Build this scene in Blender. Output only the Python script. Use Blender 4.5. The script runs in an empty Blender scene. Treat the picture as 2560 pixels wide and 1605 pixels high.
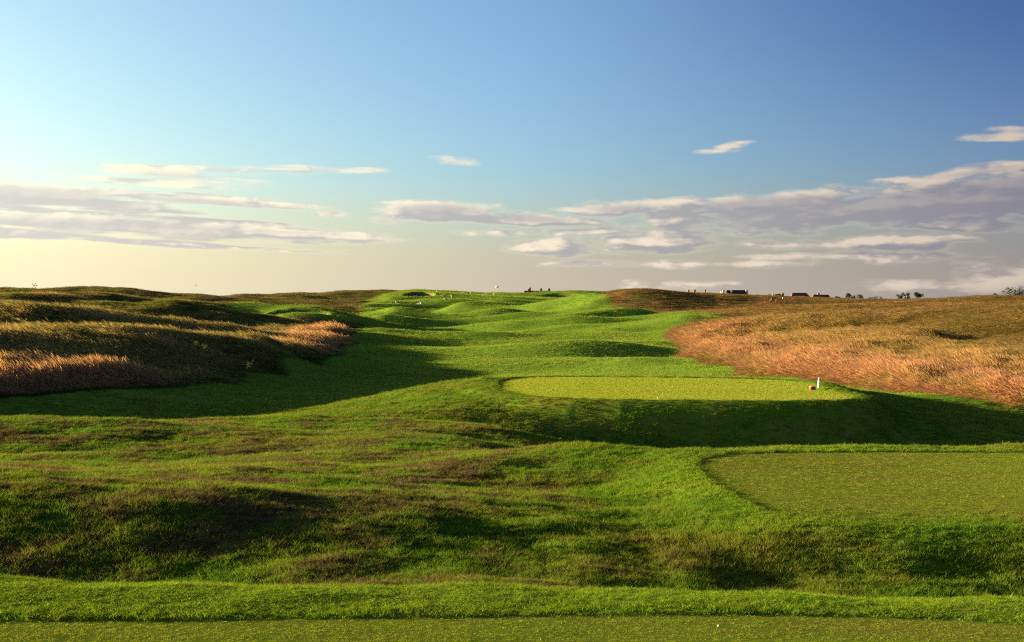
import bpy, bmesh, math, random
import numpy as np
from mathutils import Vector, Matrix
random.seed(7); rng = np.random.default_rng(7)
scene = bpy.context.scene
C = scene.collection

# ------------------------------------------------------------------ camera
FPX, HOR, ZC = 3000.0, 748.0, 2.0          # focal length in photo pixels, eye-level row, eye height
cam_d = bpy.data.cameras.new('camera'); cam = bpy.data.objects.new('camera', cam_d); C.objects.link(cam)
cam.location = (0, 0, ZC); cam.rotation_euler = (math.radians(90), 0, 0)
cam_d.sensor_width = 36.0; cam_d.lens = FPX / 2560 * 36.0
cam_d.shift_y = -(802.5 - HOR) / 2560
cam_d.clip_start = 0.1; cam_d.clip_end = 20000
scene.camera = cam

# ------------------------------------------------------------------ light, exposure
SUN_AZ, SUN_EL = math.radians(76), math.radians(8.3)     # azimuth measured to the left of the view
SD = Vector((-math.sin(SUN_AZ) * math.cos(SUN_EL), math.cos(SUN_AZ) * math.cos(SUN_EL), math.sin(SUN_EL)))
sun_d = bpy.data.lights.new('sun', 'SUN'); sun = bpy.data.objects.new('sun', sun_d); C.objects.link(sun)
sun_d.energy = 5.0; sun_d.angle = math.radians(0.5); sun_d.color = (1.0, 0.78, 0.48)
sun.rotation_euler = SD.to_track_quat('Z', 'Y').to_euler(); sun.location = (-40, 20, 40)
scene.view_settings.view_transform = 'Standard'; scene.view_settings.look = 'None'
scene.view_settings.gamma = 1.0; scene.view_settings.exposure = 2.8
scene.view_settings.use_curve_mapping = False
scene.cycles.max_bounces = 5; scene.cycles.diffuse_bounces = 2; scene.cycles.glossy_bounces = 2
scene.cycles.transmission_bounces = 2; scene.cycles.transparent_max_bounces = 4
scene.cycles.use_denoising = False; scene.cycles.filter_width = 1.15

class NB:
    """small node builder"""
    def __init__(s, nt): s.nt = nt; s.n = nt.nodes; s.l = nt.links
    def new(s, t, **kw):
        n = s.n.new(t)
        for k, v in kw.items(): setattr(n, k, v)
        return n
    def put(s, sock, v):
        if isinstance(v, bpy.types.NodeSocket): s.l.new(v, sock)
        elif v is not None: sock.default_value = v
    def m(s, op, a, b=None, c=None, clamp=False):
        n = s.new('ShaderNodeMath', operation=op, use_clamp=clamp)
        for i, v in enumerate((a, b, c)):
            if v is not None: s.put(n.inputs[i], v)
        return n.outputs[0]
    def ss(s, x, lo, hi, o0=0.0, o1=1.0):
        n = s.new('ShaderNodeMapRange', interpolation_type='SMOOTHSTEP')
        for i, v in enumerate((x, lo, hi, o0, o1)): s.put(n.inputs[i], v)
        return n.outputs[0]
    def mix(s, f, a, b, bt='MIX'):
        n = s.new('ShaderNodeMix', data_type='RGBA', blend_type=bt)
        for sock, v in ((n.inputs[0], f), (n.inputs[6], a), (n.inputs[7], b)):
            if isinstance(v, tuple) and len(v) == 3: v = v + (1.0,)
            s.put(sock, v)
        return n.outputs[2]
    def noise(s, vec, scale, detail=3.0, rough=0.5, dist=0.0):
        n = s.new('ShaderNodeTexNoise'); s.put(n.inputs['Vector'], vec)
        n.inputs['Scale'].default_value = scale; n.inputs['Detail'].default_value = detail
        n.inputs['Roughness'].default_value = rough; n.inputs['Distortion'].default_value = dist
        return n.outputs[0]
    def xyz(s, x, y, z=0.0):
        n = s.new('ShaderNodeCombineXYZ')
        for i, v in enumerate((x, y, z)): s.put(n.inputs[i], v)
        return n.outputs[0]
    def vmul(s, v, k):
        n = s.new('ShaderNodeVectorMath', operation='MULTIPLY'); s.put(n.inputs[0], v); n.inputs[1].default_value = k
        return n.outputs[0]

# ------------------------------------------------------------------ sky: air plus cloud banks given by bearing and height angle
def dirpx(px, py):
    u = (px - 1280) / FPX; return math.atan(u), (HOR - py) / FPX / math.sqrt(1 + u * u)
CLOUD = [  # centre px, centre py, half width, half height, tilt (deg, up to the right), weight
    (2330, 508, 800, 50, 3.0, 1.0), (1900, 512, 420, 30, 3.0, .85), (1560, 522, 190, 22, 2, .75), (2500, 468, 460, 44, 5, .85), (2450, 432, 280, 20, 5, .6),
    (60, 485, 520, 34, -2.5, .85), (480, 503, 330, 16, -2.5, .8), (430, 440, 330, 30, 0, .60),
    (300, 568, 560, 30, -2.0, .9), (700, 585, 300, 13, -1.5, .85), (480, 612, 330, 13, -3, .6), (-200, 560, 400, 34, -1, .8),
    (1090, 528, 170, 28, 0, .95), (1330, 548, 210, 18, -2, .85), (960, 552, 70, 14, 0, .65), (830, 535, 70, 14, 0, .6),
    (1380, 618, 120, 24, 0, .95), (1640, 610, 190, 26, 0, .95), (1950, 615, 200, 18, 0, .5), (2250, 605, 170, 22, 0, .85),
    (1850, 555, 330, 22, 0, .5), (2400, 560, 240, 20, -3, .72), (1500, 580, 500, 14, 0, .42),
    (1130, 402, 75, 13, -6, .46), (1840, 360, 85, 12, 14, .50), (1790, 378, 60, 10, 4, .40), (2525, 335, 130, 18, 0, .55), (700, 418, 330, 9, -1, .46),
    (2500, 700, 160, 45, 8, .6), (2250, 712, 130, 24, 0, .5), (1585, 712, 60, 22, 20, .42), (1750, 712, 140, 12, 0, .4),
    (2100, 640, 420, 14, 0, .5), (1800, 660, 700, 12, 0, .42)]
world = bpy.data.worlds.new('World'); scene.world = world; world.use_nodes = True
world.cycles.sampling_method = 'NONE'
nt = world.node_tree; nt.nodes.clear()
b = NB(nt)
tc = b.new('ShaderNodeTexCoord'); sep = b.new('ShaderNodeSeparateXYZ'); b.l.new(tc.outputs['Generated'], sep.inputs[0])
x, y, z = sep.outputs
az = b.m('ARCTAN2', x, y); hh = b.m('SQRT', b.m('MULTIPLY_ADD', x, x, b.m('MULTIPLY', y, y)))
vv = b.m('DIVIDE', z, b.m('MAXIMUM', hh, 0.02))
AV = b.xyz(az, vv, 0.0)
def banks(vec, wmin):                                      # soft ellipses in bearing / height angle
    tot = None
    for (cx, cy, rx, ry, tl, w) in CLOUD:
        if w < wmin: continue
        a0, v0 = dirpx(cx, cy)
        mp = b.new('ShaderNodeMapping', vector_type='TEXTURE'); b.l.new(vec, mp.inputs[0])
        mp.inputs['Location'].default_value = (a0, v0, 0); mp.inputs['Rotation'].default_value = (0, 0, math.radians(tl))
        mp.inputs['Scale'].default_value = (rx / FPX * 1.3, ry / FPX * 1.4, 1)
        gr = b.new('ShaderNodeTexGradient', gradient_type='SPHERICAL'); b.l.new(mp.outputs[0], gr.inputs[0])
        mk = b.m('MULTIPLY', gr.outputs[1], w)
        tot = mk if tot is None else b.m('MAXIMUM', tot, mk)
    return tot
warm = b.m('MULTIPLY_ADD', az, -1 / 1.0, .5, clamp=True)    # 1 towards the sun, 0 away from it
total = banks(AV, 0.0)
SHV = b.xyz(b.m('ADD', az, -.012), b.m('ADD', vv, .0055), 0.0)
lifted = banks(SHV, .74)
# away from the frame the same kind of broken banks goes on all round
side = b.m('MULTIPLY', b.ss(b.m('ABSOLUTE', az), .46, .62), b.m('MULTIPLY', b.ss(vv, .01, .05), b.ss(vv, .13, .08)))
total = b.m('MAXIMUM', total, b.m('MULTIPLY', side, .30))
def cnoise(da, dv, det):
    return b.noise(b.xyz(b.m('MULTIPLY', b.m('ADD', az, da), 26.0), b.m('MULTIPLY', b.m('ADD', vv, dv), 80.0), 3.1), 1.0, det, .57, .15)
n0 = cnoise(0.0, 0.0, 8.0); nS = cnoise(-.010, .0045, 4.0)
streak = b.noise(b.xyz(b.m('MULTIPLY', az, 6.0), b.m('MULTIPLY', b.m('MULTIPLY_ADD', az, .03, vv), 150.0), 7.7), 1.0, 4.0, .5, .1)
lay = b.ss(warm, .52, .72)                                 # flat sheets towards the sun, heaped clouds away from it
nmix = b.m('ADD', b.m('MULTIPLY', b.m('SUBTRACT', n0, .5), b.m('MULTIPLY_ADD', lay, -.6, 1.3)), b.m('MULTIPLY', b.m('SUBTRACT', streak, .5), b.m('MULTIPLY_ADD', lay, 1.3, .45)))
d0 = b.m('MULTIPLY_ADD', nmix, b.m('MULTIPLY_ADD', total, -.75, 1.12), b.m('SQRT', total))
cover = b.m('MULTIPLY', b.ss(d0, .38, .76), b.m('MULTIPLY', b.ss(total, .0, .10), b.ss(vv, -.002, .012)))
lit = b.ss(b.m('ADD', b.m('MULTIPLY', b.m('SUBTRACT', n0, nS), 1.0), b.m('MULTIPLY', b.m('SUBTRACT', total, lifted), .55)), -.06, .27)
lit = b.m('MULTIPLY', lit, b.m('MAXIMUM', b.ss(total, .72, .30, .25, 1.0), b.ss(vv, .062, .048)))                  # thick bodies stay grey
lit = b.m('MAXIMUM', lit, b.m('MAXIMUM', b.ss(d0, .66, .42), b.ss(vv, .095, .12)))              # thin edges let the light through
sky = b.new('ShaderNodeTexSky', sky_type='NISHITA', sun_disc=False)
sky.sun_elevation = SUN_EL; sky.sun_rotation = -SUN_AZ
sky.air_density = 1.0; sky.dust_density = 1.0; sky.ozone_density = 2.0
def tri(lo, mid, hi): return b.mix(b.m('MULTIPLY_ADD', warm, 2.0, -1.0, clamp=True), b.mix(b.m('MULTIPLY', warm, 2.0, clamp=True), lo, mid), hi)
air = b.mix(1.0, sky.outputs[0], tri((.42, .48, .84), (.98, 1.16, 1.42), (1.62, 1.62, 1.46)), 'MULTIPLY')
air = b.mix(b.m('MULTIPLY', b.ss(vv, .06, .28), b.ss(warm, .50, .02)), air, b.mix(1.0, air, (.50, .58, .76), 'MULTIPLY'))
veil = tri((1.6, 1.38, 1.50), (3.4, 3.0, 2.35), (6.1, 5.4, 3.6))       # haze over the sea horizon
SKY = b.mix(b.m('MULTIPLY', b.ss(vv, .115, -.01), .92), air, veil)
c_lit = tri((3.1, 2.55, 2.15), (5.4, 4.7, 3.6), (6.3, 5.8, 4.3))
c_dark = tri((1.05, 1.02, 1.32), (2.45, 2.35, 2.45), (3.9, 3.75, 3.5))
ccol = b.mix(lit, c_dark, c_lit)
col = b.mix(1.0, b.mix(b.m('MULTIPLY', cover, .92), SKY, ccol), (.55, .55, .55), 'MULTIPLY')
bg = b.new('ShaderNodeBackground'); b.l.new(col, bg.inputs[0]); bg.inputs[1].default_value = 0.05
out = b.new('ShaderNodeOutputWorld'); b.l.new(bg.outputs[0], out.inputs[0])

# ------------------------------------------------------------------ helpers
def tag(o, label=None, cat=None, group=None, kind=None):
    if label: o['label'] = label
    if cat: o['category'] = cat
    if group: o['group'] = group
    if kind: o['kind'] = kind
    return o

def sstep(a, b_, x):
    t = np.clip((x - a) / (b_ - a), 0, 1); return t * t * (3 - 2 * t)

def _hash(ix, iy, seed):
    h = (ix.astype(np.int64) * 374761393 + iy.astype(np.int64) * 668265263 + seed * 982451653) & 0xffffffff
    h = ((h ^ (h >> 13)) * 1274126177) & 0xffffffff
    return ((h ^ (h >> 16)) & 0xffff) / 65535.0 * 2 * math.pi
def gnoise(x, y, seed=0):
    ix, iy = np.floor(x), np.floor(y); fx, fy = x - ix, y - iy
    u = fx * fx * fx * (fx * (fx * 6 - 15) + 10); v = fy * fy * fy * (fy * (fy * 6 - 15) + 10)
    def c(i, j):
        a = _hash(ix + i, iy + j, seed); return np.cos(a) * (fx - i) + np.sin(a) * (fy - j)
    return 1.5 * ((c(0, 0) * (1 - u) + c(1, 0) * u) * (1 - v) + (c(0, 1) * (1 - u) + c(1, 1) * u) * v)
def fbm(x, y, seed=0, octs=3, gain=.5):
    s = 0; a = 1.0
    for o in range(octs):
        s = s + a * gnoise(x * 2 ** o, y * 2 ** o, seed + o * 17); a *= gain
    return s

# ------------------------------------------------------------------ terrain control points: photo pixel + distance (or X, Y, z)
P = []
def line(pts, n=6):
    """polyline through (px, py, Y), sampled finely so that the crest is kept"""
    for (p0, q0, y0), (p1, q1, y1) in zip(pts[:-1], pts[1:]):
        k = max(1, int(abs(p1 - p0) / 70))
        for i in range(k):
            t = i / k; P.append((p0 + (p1 - p0) * t, q0 + (q1 - q0) * t, y0 + (y1 - y0) * t))
    P.append(pts[-1])
W = []                                                     # world points
def wz(pts):                                               # (px, Y, z)
    for px, Y, zz in pts: W.append(((px - 1280) * Y / FPX, Y, zz))
for X in (-14, -8, -4, 0, 4, 8, 14):
    for Y in (-2.2, 0, 3, 5.5, 7.4): W.append((X, Y, 0.0))
wz([(-600, 8.8, -.01), (0, 8.6, -.01), (640, 8.4, -.01), (1280, 8.3, -.01), (1900, 8.1, -.01), (2560, 7.95, -.01), (3200, 7.9, -.01)])
wz([(-900, 10.4, -.56), (0, 10.4, -.58), (640, 10.3, -.54), (1280, 10.2, -.42), (1700, 10.3, -.62), (2100, 10.5, -.78), (2560, 10.5, -.82), (3300, 10.6, -.85)])
wz([(1280, 12, -.50), (1650, 11.6, -.62), (1900, 11.8, -.66), (2200, 11.9, -.70), (2560, 11.9, -.72)])
wz([(-800, 12.3, .02), (0, 12.3, .0), (400, 12.4, -.06), (800, 13, -.28), (1100, 13.2, -.42), (0, 11.5, -.32), (500, 11.6, -.34)])
wz([(-600, 17, -.35), (0, 17, -.38), (500, 17, -.42), (900, 17, -.50), (1280, 17, -.66), (1500, 15, -.58), (1500, 18, -.58)])
wz([(1280, 20, -.56), (1450, 20.3, -.52), (1150, 20, -.62)])
line([(1900, 1122, 19.6), (2560, 1118, 19.9), (3200, 1118, 20)])
wz([(-500, 21.5, -.85), (0, 21.4, -.88), (300, 21.6, -.92), (600, 22.5, -.96), (900, 22, -.80)])
line([(-500, 1040, 27), (0, 1050, 26.3), (300, 1056, 27.5), (500, 1062, 29)])
wz([(900, 26, -.98), (1000, 24, -.85), (700, 29, -1.15), (1150, 26, -1.05)])
wz([(1350, 25, -1.35), (1600, 25, -1.8), (2000, 25, -1.95), (2560, 25, -2.0), (3300, 25, -2.0)])
wz([(1150, 30.5, -1.22), (1300, 31, -1.45), (1450, 31.8, -1.95), (1600, 32.8, -2.25), (2000, 33.2, -2.35), (2560, 33.5, -2.4), (3300, 33, -2.3)])
line([(520, 1056, 31), (760, 1036, 36), (960, 1001, 40), (1100, 962, 43), (1180, 946, 45)])
wz([(1100, 36, -1.26), (1200, 37.5, -1.12), (1000, 33, -1.3), (1230, 42, -1.0)])
for px, Y in ((1300, 38), (1300, 44), (1700, 37), (1700, 44), (2000, 37), (2000, 43)): wz([(px, Y, -1.0)])
wz([(0, 39, -2.15), (-600, 38, -2.1), (400, 42, -2.45), (600, 46, -2.65), (800, 48, -2.65), (1100, 53, -2.6), (1300, 52, -2.3), (1700, 51, -2.2), (2050, 49, -2.1), (2560, 41.5, -2.2), (3300, 41, -2.1)])
wz([(800, 58, -2.6), (1100, 60, -2.6), (1500, 58, -2.3), (1800, 58, -2.15)])
# left dune nearest; the unseen bank beyond the frame is shaped to shade the valley
wz([(-170, 57, .5), (-420, 58, .9), (-850, 62, 1.2), (-1500, 68, 1.2), (-200, 50, -1.95), (-420, 50, -1.8), (-900, 50.5, -1.2), (-1500, 50, -.8), (-340, 44.6, -.15), (-720, 44.4, .5), (-1100, 44, .9), (-700, 39.5, -.8), (-340, 40.5, -1.4), (-170, 44.5, -1.75), (-300, 47.2, -1.7), (-700, 47.5, -1.2)])
wz([(0, 52.7, -.7), (0, 56, -.05), (-200, 53, -.4), (-420, 53.5, -.2), (250, 57, -.7), (420, 61, -.75)])
wz([(0, 46, -1.75), (300, 51, -1.8), (600, 57, -2.2), (0, 50, -1.3), (300, 54, -1.5), (600, 60.5, -2.1), (680, 66, -2.0), (760, 74, -2.1), (830, 82, -2.2)])
line([(0, 836, 61), (200, 832, 62), (400, 842, 65), (560, 854, 69), (700, 870, 74), (770, 884, 78)])
wz([(-500, 72, -1.2), (0, 73, -1.4), (300, 76, -1.4), (500, 80, -1.4), (650, 86, -1.4)])
line([(-700, 748, 84), (0, 766, 85), (150, 772, 88), (300, 784, 92), (450, 804, 96), (560, 819, 100)])
wz([(-400, 100, -.5), (0, 103, -.7), (200, 106, -.8), (330, 106, -.9)])
line([(-400, 730, 120), (0, 738, 120), (150, 744, 125), (300, 752, 130), (450, 759, 138)])
line([(340, 783, 115), (450, 769, 118), (560, 772, 120), (680, 793, 122)])
wz([(400, 109, -1.0), (500, 111, -1.1), (600, 113, -1.1), (700, 118, -.9)])
wz([(450, 131, -.8), (550, 132, -1.0), (650, 130, -1.0)])
line([(620, 771, 140), (700, 764, 142), (760, 765, 143), (830, 781, 145), (890, 795, 147)])
wz([(700, 131, -.15), (780, 131, -.35), (860, 134, -.6)])
wz([(800, 95, -1.25), (720, 100, -.85), (880, 108, -1.2), (950, 90, -2.1), (950, 120, -1.5)])
wz([(0, 143, .4), (250, 150, .1), (500, 160, -.2), (750, 165, -.2)])
line([(-500, 716, 175), (0, 724, 172), (100, 727, 175), (200, 729, 185), (262, 716, 200), (300, 717, 200), (350, 728, 205), (450, 732, 210), (520, 739, 220), (600, 735, 230), (700, 735, 240), (780, 729, 260), (860, 726, 270), (940, 724, 280), (985, 728, 285)])
wz([(700, 200, 1.3), (850, 215, 1.6), (900, 190, .6), (850, 240, 2.3)])
# green and its approach
line([(920, 750, 228), (1000, 733, 240), (1030, 729, 245), (1080, 731, 250), (1120, 735, 255), (1200, 738, 262), (1280, 740, 265), (1330, 741, 268)])
wz([(1000, 215, 1.3), (1000, 190, .25), (1000, 165, -.85), (1000, 140, -1.5), (1100, 225, 1.7), (1130, 205, .7)])
wz([(1280, 225, 1.0), (1280, 205, .4), (1280, 190, -.3), (1280, 165, -1.35), (1280, 148, -2.0), (1280, 130, -2.45), (1280, 102, -2.45), (1280, 84, -2.4), (1280, 67, -2.35)])
wz([(1400, 240, 1.9), (1400, 210, .8), (1400, 185, -.1), (1420, 160, -1.2), (1450, 130, -2.2), (1500, 100, -2.4), (1550, 80, -2.35), (1600, 66, -2.25)])
line([(1350, 740, 275), (1380, 737, 277), (1420, 728, 280), (1470, 726, 285), (1530, 728, 290)])
wz([(1480, 240, 2.0), (1500, 220, 1.6), (1400, 262, 2.1), (1500, 262, 2.2)])
line([(1470, 752, 192), (1500, 738, 190), (1530, 728, 185), (1590, 720, 182), (1650, 722, 185), (1720, 729, 190), (1800, 735, 195), (1900, 740, 200), (1960, 744, 200)])
wz([(1560, 168, 0.1), (1480, 172, .3), (1650, 168, .4), (1750, 172, .7), (1850, 172, .9), (1560, 155, -.1), (1750, 155, .3)])
line([(1480, 800, 138), (1560, 792, 140), (1650, 794, 138), (1750, 801, 135)])
wz([(1560, 124, -1.4), (1650, 124, -1.1), (1750, 124, -.7), (1650, 148, -.3)])
wz([(1490, 93, -1.75), (1440, 86, -2.35), (1570, 88, -2.6), (1490, 80, -2.55), (1490, 104, -2.4)])
wz([(1700, 112, -1.6), (1700, 95, -2.0), (1760, 80, -2.1), (1900, 120, -.15), (2100, 110, .35), (2300, 100, .45)])
line([(1930, 800, 112), (2150, 786, 108), (2300, 778, 105), (2560, 766, 98), (3100, 740, 96)])
wz([(2560, 44, -2.0), (2560, 50, -1.6), (2560, 60, -1.1), (2560, 72, -.5), (2560, 85, .6), (3200, 44, -1.9), (3200, 60, -.8), (3200, 80, .9)])
wz([(2200, 50, -1.9), (2200, 58, -1.6), (2200, 75, -1.2), (2200, 88, -.5), (1900, 64, -2.0), (1900, 85, -1.75), (1900, 102, -1.2)])
wz([(2000, 128, -.1), (2200, 122, .2), (2560, 116, .6), (3100, 112, 1.6)])
line([(1900, 768, 150), (2000, 766, 148), (2200, 760, 150), (2400, 757, 145), (2560, 752, 140)])
wz([(2000, 165, .8), (2200, 165, .8), (2400, 156, .7), (2560, 152, 1.0)])
line([(1960, 744, 200), (2100, 745, 195), (2250, 743, 190), (2350, 739, 180), (2450, 734, 170), (2560, 735, 168), (3100, 730, 165)])
# beyond the course
wz([(-500, 225, 1.8), (0, 220, 1.8), (150, 228, 1.8), (320, 240, 1.6), (450, 250, 1.5), (560, 262, 1.6), (700, 285, 1.8), (870, 305, 1.8), (1000, 310, 1.6)])
wz([(1650, 225, 1.2), (1800, 235, .9), (2000, 235, .8), (2200, 230, .8), (2400, 215, .8), (2560, 205, 1.0), (3100, 200, 1.0), (1600, 300, 1.5), (1900, 280, .6), (2200, 275, .6), (2560, 260, .6)])
for px in (-1200, 0, 700, 1280, 1800, 2560, 3700):
    wz([(px, 330, .6), (px, 420, -1.5), (px, 700, -3), (px, 1500, -4), (px, 4200, -5)])
pts = [((p - 1280) * Y / FPX, Y, ZC - (q - HOR) * Y / FPX) for p, q, Y in P] + W
pts = np.array(pts)
OFF = 3.0
KS, KL = 2.5, 4.0
def warp(X, Y): return np.stack([KS * X / (Y + OFF), KL * np.log(np.maximum(Y + OFF, .2))], -1)
cp = warp(pts[:, 0], pts[:, 1])
def phi(r2): return -np.sqrt(r2 + .05 ** 2)
D2 = ((cp[:, None] - cp[None]) ** 2).sum(-1)
N = len(cp); A = np.zeros((N + 3, N + 3)); A[:N, :N] = phi(D2) + np.eye(N) * -2e-3
A[:N, N] = 1; A[:N, N + 1:] = cp; A[N, :N] = 1; A[N + 1:, :N] = cp.T
sol = np.linalg.solve(A, np.concatenate([pts[:, 2], np.zeros(3)]))
def base_height(X, Y):
    q = warp(X, Y).reshape(-1, 2); o = np.empty(len(q))
    for i in range(0, len(q), 4000):
        c = q[i:i + 4000]
        d2 = np.maximum((c ** 2).sum(1)[:, None] + (cp ** 2).sum(1)[None] - 2 * c @ cp.T, 0)
        o[i:i + 4000] = phi(d2) @ sol[:N] + sol[N] + c @ sol[N + 1:]
    return o.reshape(X.shape)

# mown limits of the hole: left and right edge as a function of distance
LE = np.array([(-5, -70), (36, -60), (42, -24), (46, -19.6), (53, -15.9), (58, -13.3), (64, -13.4), (72, -13.1), (80, -12.7), (95, -13.6), (115, -15.3), (150, -18.7), (190, -23.7), (230, -27), (262, -24), (290, -20)])
RE = np.array([(-5, 80), (36, 70), (40, 30), (44, 18.8), (50, 16.2), (58, 14.7), (64, 13.2), (85, 13), (110, 14.9), (122, 17), (133, 25), (146, 23), (160, 15.7), (175, 14.6), (200, 13), (240, 17.6), (270, 22), (290, 20)])
def mown(X, Y):
    wv = .9 * fbm(X / 5, Y / 5, 91, 3) * sstep(40, 60, Y)
    l = np.interp(Y, LE[:, 0], LE[:, 1]); r = np.interp(Y, RE[:, 0], RE[:, 1])
    e = np.minimum(X - l, r - X) + wv
    e = np.maximum(e, 8.5 - np.sqrt((X + 25) ** 2 + ((Y - 141) * .8) ** 2))      # the green mound with its bunker
    return np.minimum(e, (285 - Y) * .5)                   # signed metres inside the mown area

def rounded(poly, n=3):
    p = np.array(poly, float)
    for _ in range(n):
        a = p; c = np.roll(p, -1, 0); p = np.stack([a * .75 + c * .25, a * .25 + c * .75], 1).reshape(-1, 2)
    return p
TEES = [  # outline (X, Y), level, width of the bank around it
    (rounded([(-30, -3), (-30, 7.2), (-3, 7.42), (.5, 7.62), (2.2, 7.6), (3.2, 7.35), (9, 6.0), (30, 3.0), (30, -3)]), 0.0, .5),
    (rounded([(2.72, 17.6), (2.64, 16.8), (2.70, 15.7), (2.80, 14.6), (2.95, 13.7), (3.3, 13.25), (4.2, 13.0), (5.5, 12.95), (8, 12.75), (13, 12.8), (13, 19.1), (5, 19.25), (3.9, 19.15), (3.2, 18.75), (2.85, 18.2)], 2), -.45, 1.3),
    (rounded([(-.6, 41), (-.2, 38.2), (1.6, 35.6), (9.2, 35.2), (10.5, 36.2), (10.3, 40), (10.7, 43.6), (8.6, 45.4), (1.2, 46.6), (-.4, 44.8)]), -1.0, 1.6)]
def sdist(poly, X, Y):
    """signed distance, negative inside"""
    x, y = X.ravel(), Y.ravel(); d = np.full(len(x), 1e9); ins = np.zeros(len(x), bool)
    for (x0, y0), (x1, y1) in zip(poly, np.roll(poly, -1, 0)):
        ex, ey = x1 - x0, y1 - y0; t = np.clip(((x - x0) * ex + (y - y0) * ey) / (ex * ex + ey * ey + 1e-12), 0, 1)
        d = np.minimum(d, (x - x0 - t * ex) ** 2 + (y - y0 - t * ey) ** 2)
        cr = (y0 > y) != (y1 > y); xi = x0 + (y - y0) / (y1 - y0 + 1e-12) * ex; ins ^= cr & (x < xi)
    d = np.sqrt(d); return np.where(ins, -d, d).reshape(X.shape)
BUNKERS = [  # centre X, Y, half width, half depth, depth
    ((742 - 1280) * 136.5 / FPX, 136.4, 3.8, 2.6, 1.7),
    ((1047 - 1280) * 236 / FPX, 236, 3.0, 7.0, 1.6),
    ((1400 - 1280) * 272 / FPX, 272, 5.0, 6.0, 1.3)]
def bunker_r(k, X, Y):
    cx, cy, rx, ry, dp = BUNKERS[k]
    return np.sqrt(((X - cx) / rx) ** 2 + ((Y - cy) / ry) ** 2)

def height(X, Y):
    z = base_height(X, Y)
    md = mown(X, Y)
    # rolling humps of the fairway and broken ground of the dunes
    fw = sstep(60, 110, Y) * sstep(330, 275, Y)
    on = sstep(-2, 5, md) * (1 - sstep(13, 9, np.hypot(X + 25, Y - 141)))
    roll = fbm(X / 25 + 3.3, Y / 14, 5, 2) * .80 + gnoise(X / 13, Y / 7.5, 41) * (.30 + .30 * sstep(115, 140, Y)) + gnoise(X / 16, Y / 4.8, 47) * .22 * sstep(110, 135, Y)
    z = z + fw * on * (1 + .40 * sstep(125, 150, Y)) * (roll + 1.15 * (1.05 - np.sqrt(gnoise(X / 24 + 7.1, Y / 12 + 2.2, 143) ** 2 + .03)) ** 3 * sstep(105, 140, Y) - .25 * sstep(105, 140, Y)) * (1 - .92 * sstep(222, 245, Y))
    dn = sstep(52, 75, Y) * sstep(360, 280, Y) * (1 - on) * (1 - .75 * sstep(140, 165, Y) * sstep(0, 20, X))
    z = z - (.22 + .30 * sstep(40, 58, X)) * sstep(120, 170, Y) * (1 - on) * sstep(400, 300, Y)
    z = z + dn * (fbm(X / 13, Y / 15, 23, 3) * (.42 + .40 * sstep(90, 120, Y) * sstep(0, -15, X) * sstep(185, 160, Y) - .18 * sstep(160, 190, Y)) + np.abs(gnoise(X / 6, Y / 9, 61)) * .25 - .08 + gnoise(X / 7.5, Y / 14, 67) * .38 * sstep(150, 175, Y) * sstep(0, -25, X))
    near = sstep(60, 40, Y)
    gentle = fbm(X / 3.2, Y / 2.6, 77, 2) * .075 * sstep(8.8, 11, Y)
    tus = fbm(X / .7, Y / .55, 31, 2) * .028
    dt = None
    bump = near * (gentle + tus)
    for poly, tz, bw in TEES:
        d = sdist(poly, X, Y)
        w = sstep(bw, 0, d)
        z = z * (1 - w) + tz * w
        bump = bump * sstep(-.1, .9, d)
        bump = bump + (.012 if bw < 1.5 else .05) * sstep(-.02, .06, d) * sstep(1.4, .5, d)       # longer collar around the close-mown top
    z = z + bump
    for k, (cx, cy, rx, ry, dp) in enumerate(BUNKERS):
        r = bunker_r(k, X, Y)
        z = z - dp * sstep(1.0, .70, r) + .10 * np.exp(-((r - 1.12) / .16) ** 2) * sstep(-.2 * ry, .6 * ry, Y - cy)
    return z

# ------------------------------------------------------------------ ground mesh (finer near the eye, coarse far off)
ls = np.concatenate([np.linspace(math.log(.8), math.log(6.8), 40)[:-1], np.linspace(math.log(6.8), math.log(310), 860)[:-1], np.linspace(math.log(310), math.log(4200), 70)])
sx = np.concatenate([np.linspace(-1.7, -.56, 60)[:-1], np.linspace(-.56, .56, 640)[:-1], np.linspace(.56, 1.3, 40)])
GY = np.exp(ls) - OFF; GXs = sx
YY = np.repeat(GY[:, None], len(sx), 1); XX = (YY + OFF) * sx[None]
ZZ = height(XX, YY)
def hz(X, Y):
    """terrain height by lookup in the mesh's own grid"""
    X = np.asarray(X, float); Y = np.asarray(Y, float)
    l = np.log(np.maximum(Y + OFF, .81)); s = X / (Y + OFF)
    i = np.clip(np.searchsorted(ls, l) - 1, 0, len(ls) - 2); j = np.clip(np.searchsorted(sx, s) - 1, 0, len(sx) - 2)
    u = np.clip((l - ls[i]) / (ls[i + 1] - ls[i]), 0, 1); v = np.clip((s - sx[j]) / (sx[j + 1] - sx[j]), 0, 1)
    return (ZZ[i, j] * (1 - u) + ZZ[i + 1, j] * u) * (1 - v) + (ZZ[i, j + 1] * (1 - u) + ZZ[i + 1, j + 1] * u) * v
def hit(px, py, y0=4.0, y1=330.0):
    """where the line of sight through a photo pixel meets the ground"""
    Y = np.exp(np.linspace(math.log(y0), math.log(y1), 4000)); X = (px - 1280) * Y / FPX
    ray = ZC - (py - HOR) * Y / FPX; b_ = np.nonzero(hz(X, Y) >= ray)[0]
    k = b_[0] if len(b_) else len(Y) - 1
    return float(X[k]), float(Y[k]), float(hz(X[k], Y[k]))

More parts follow.
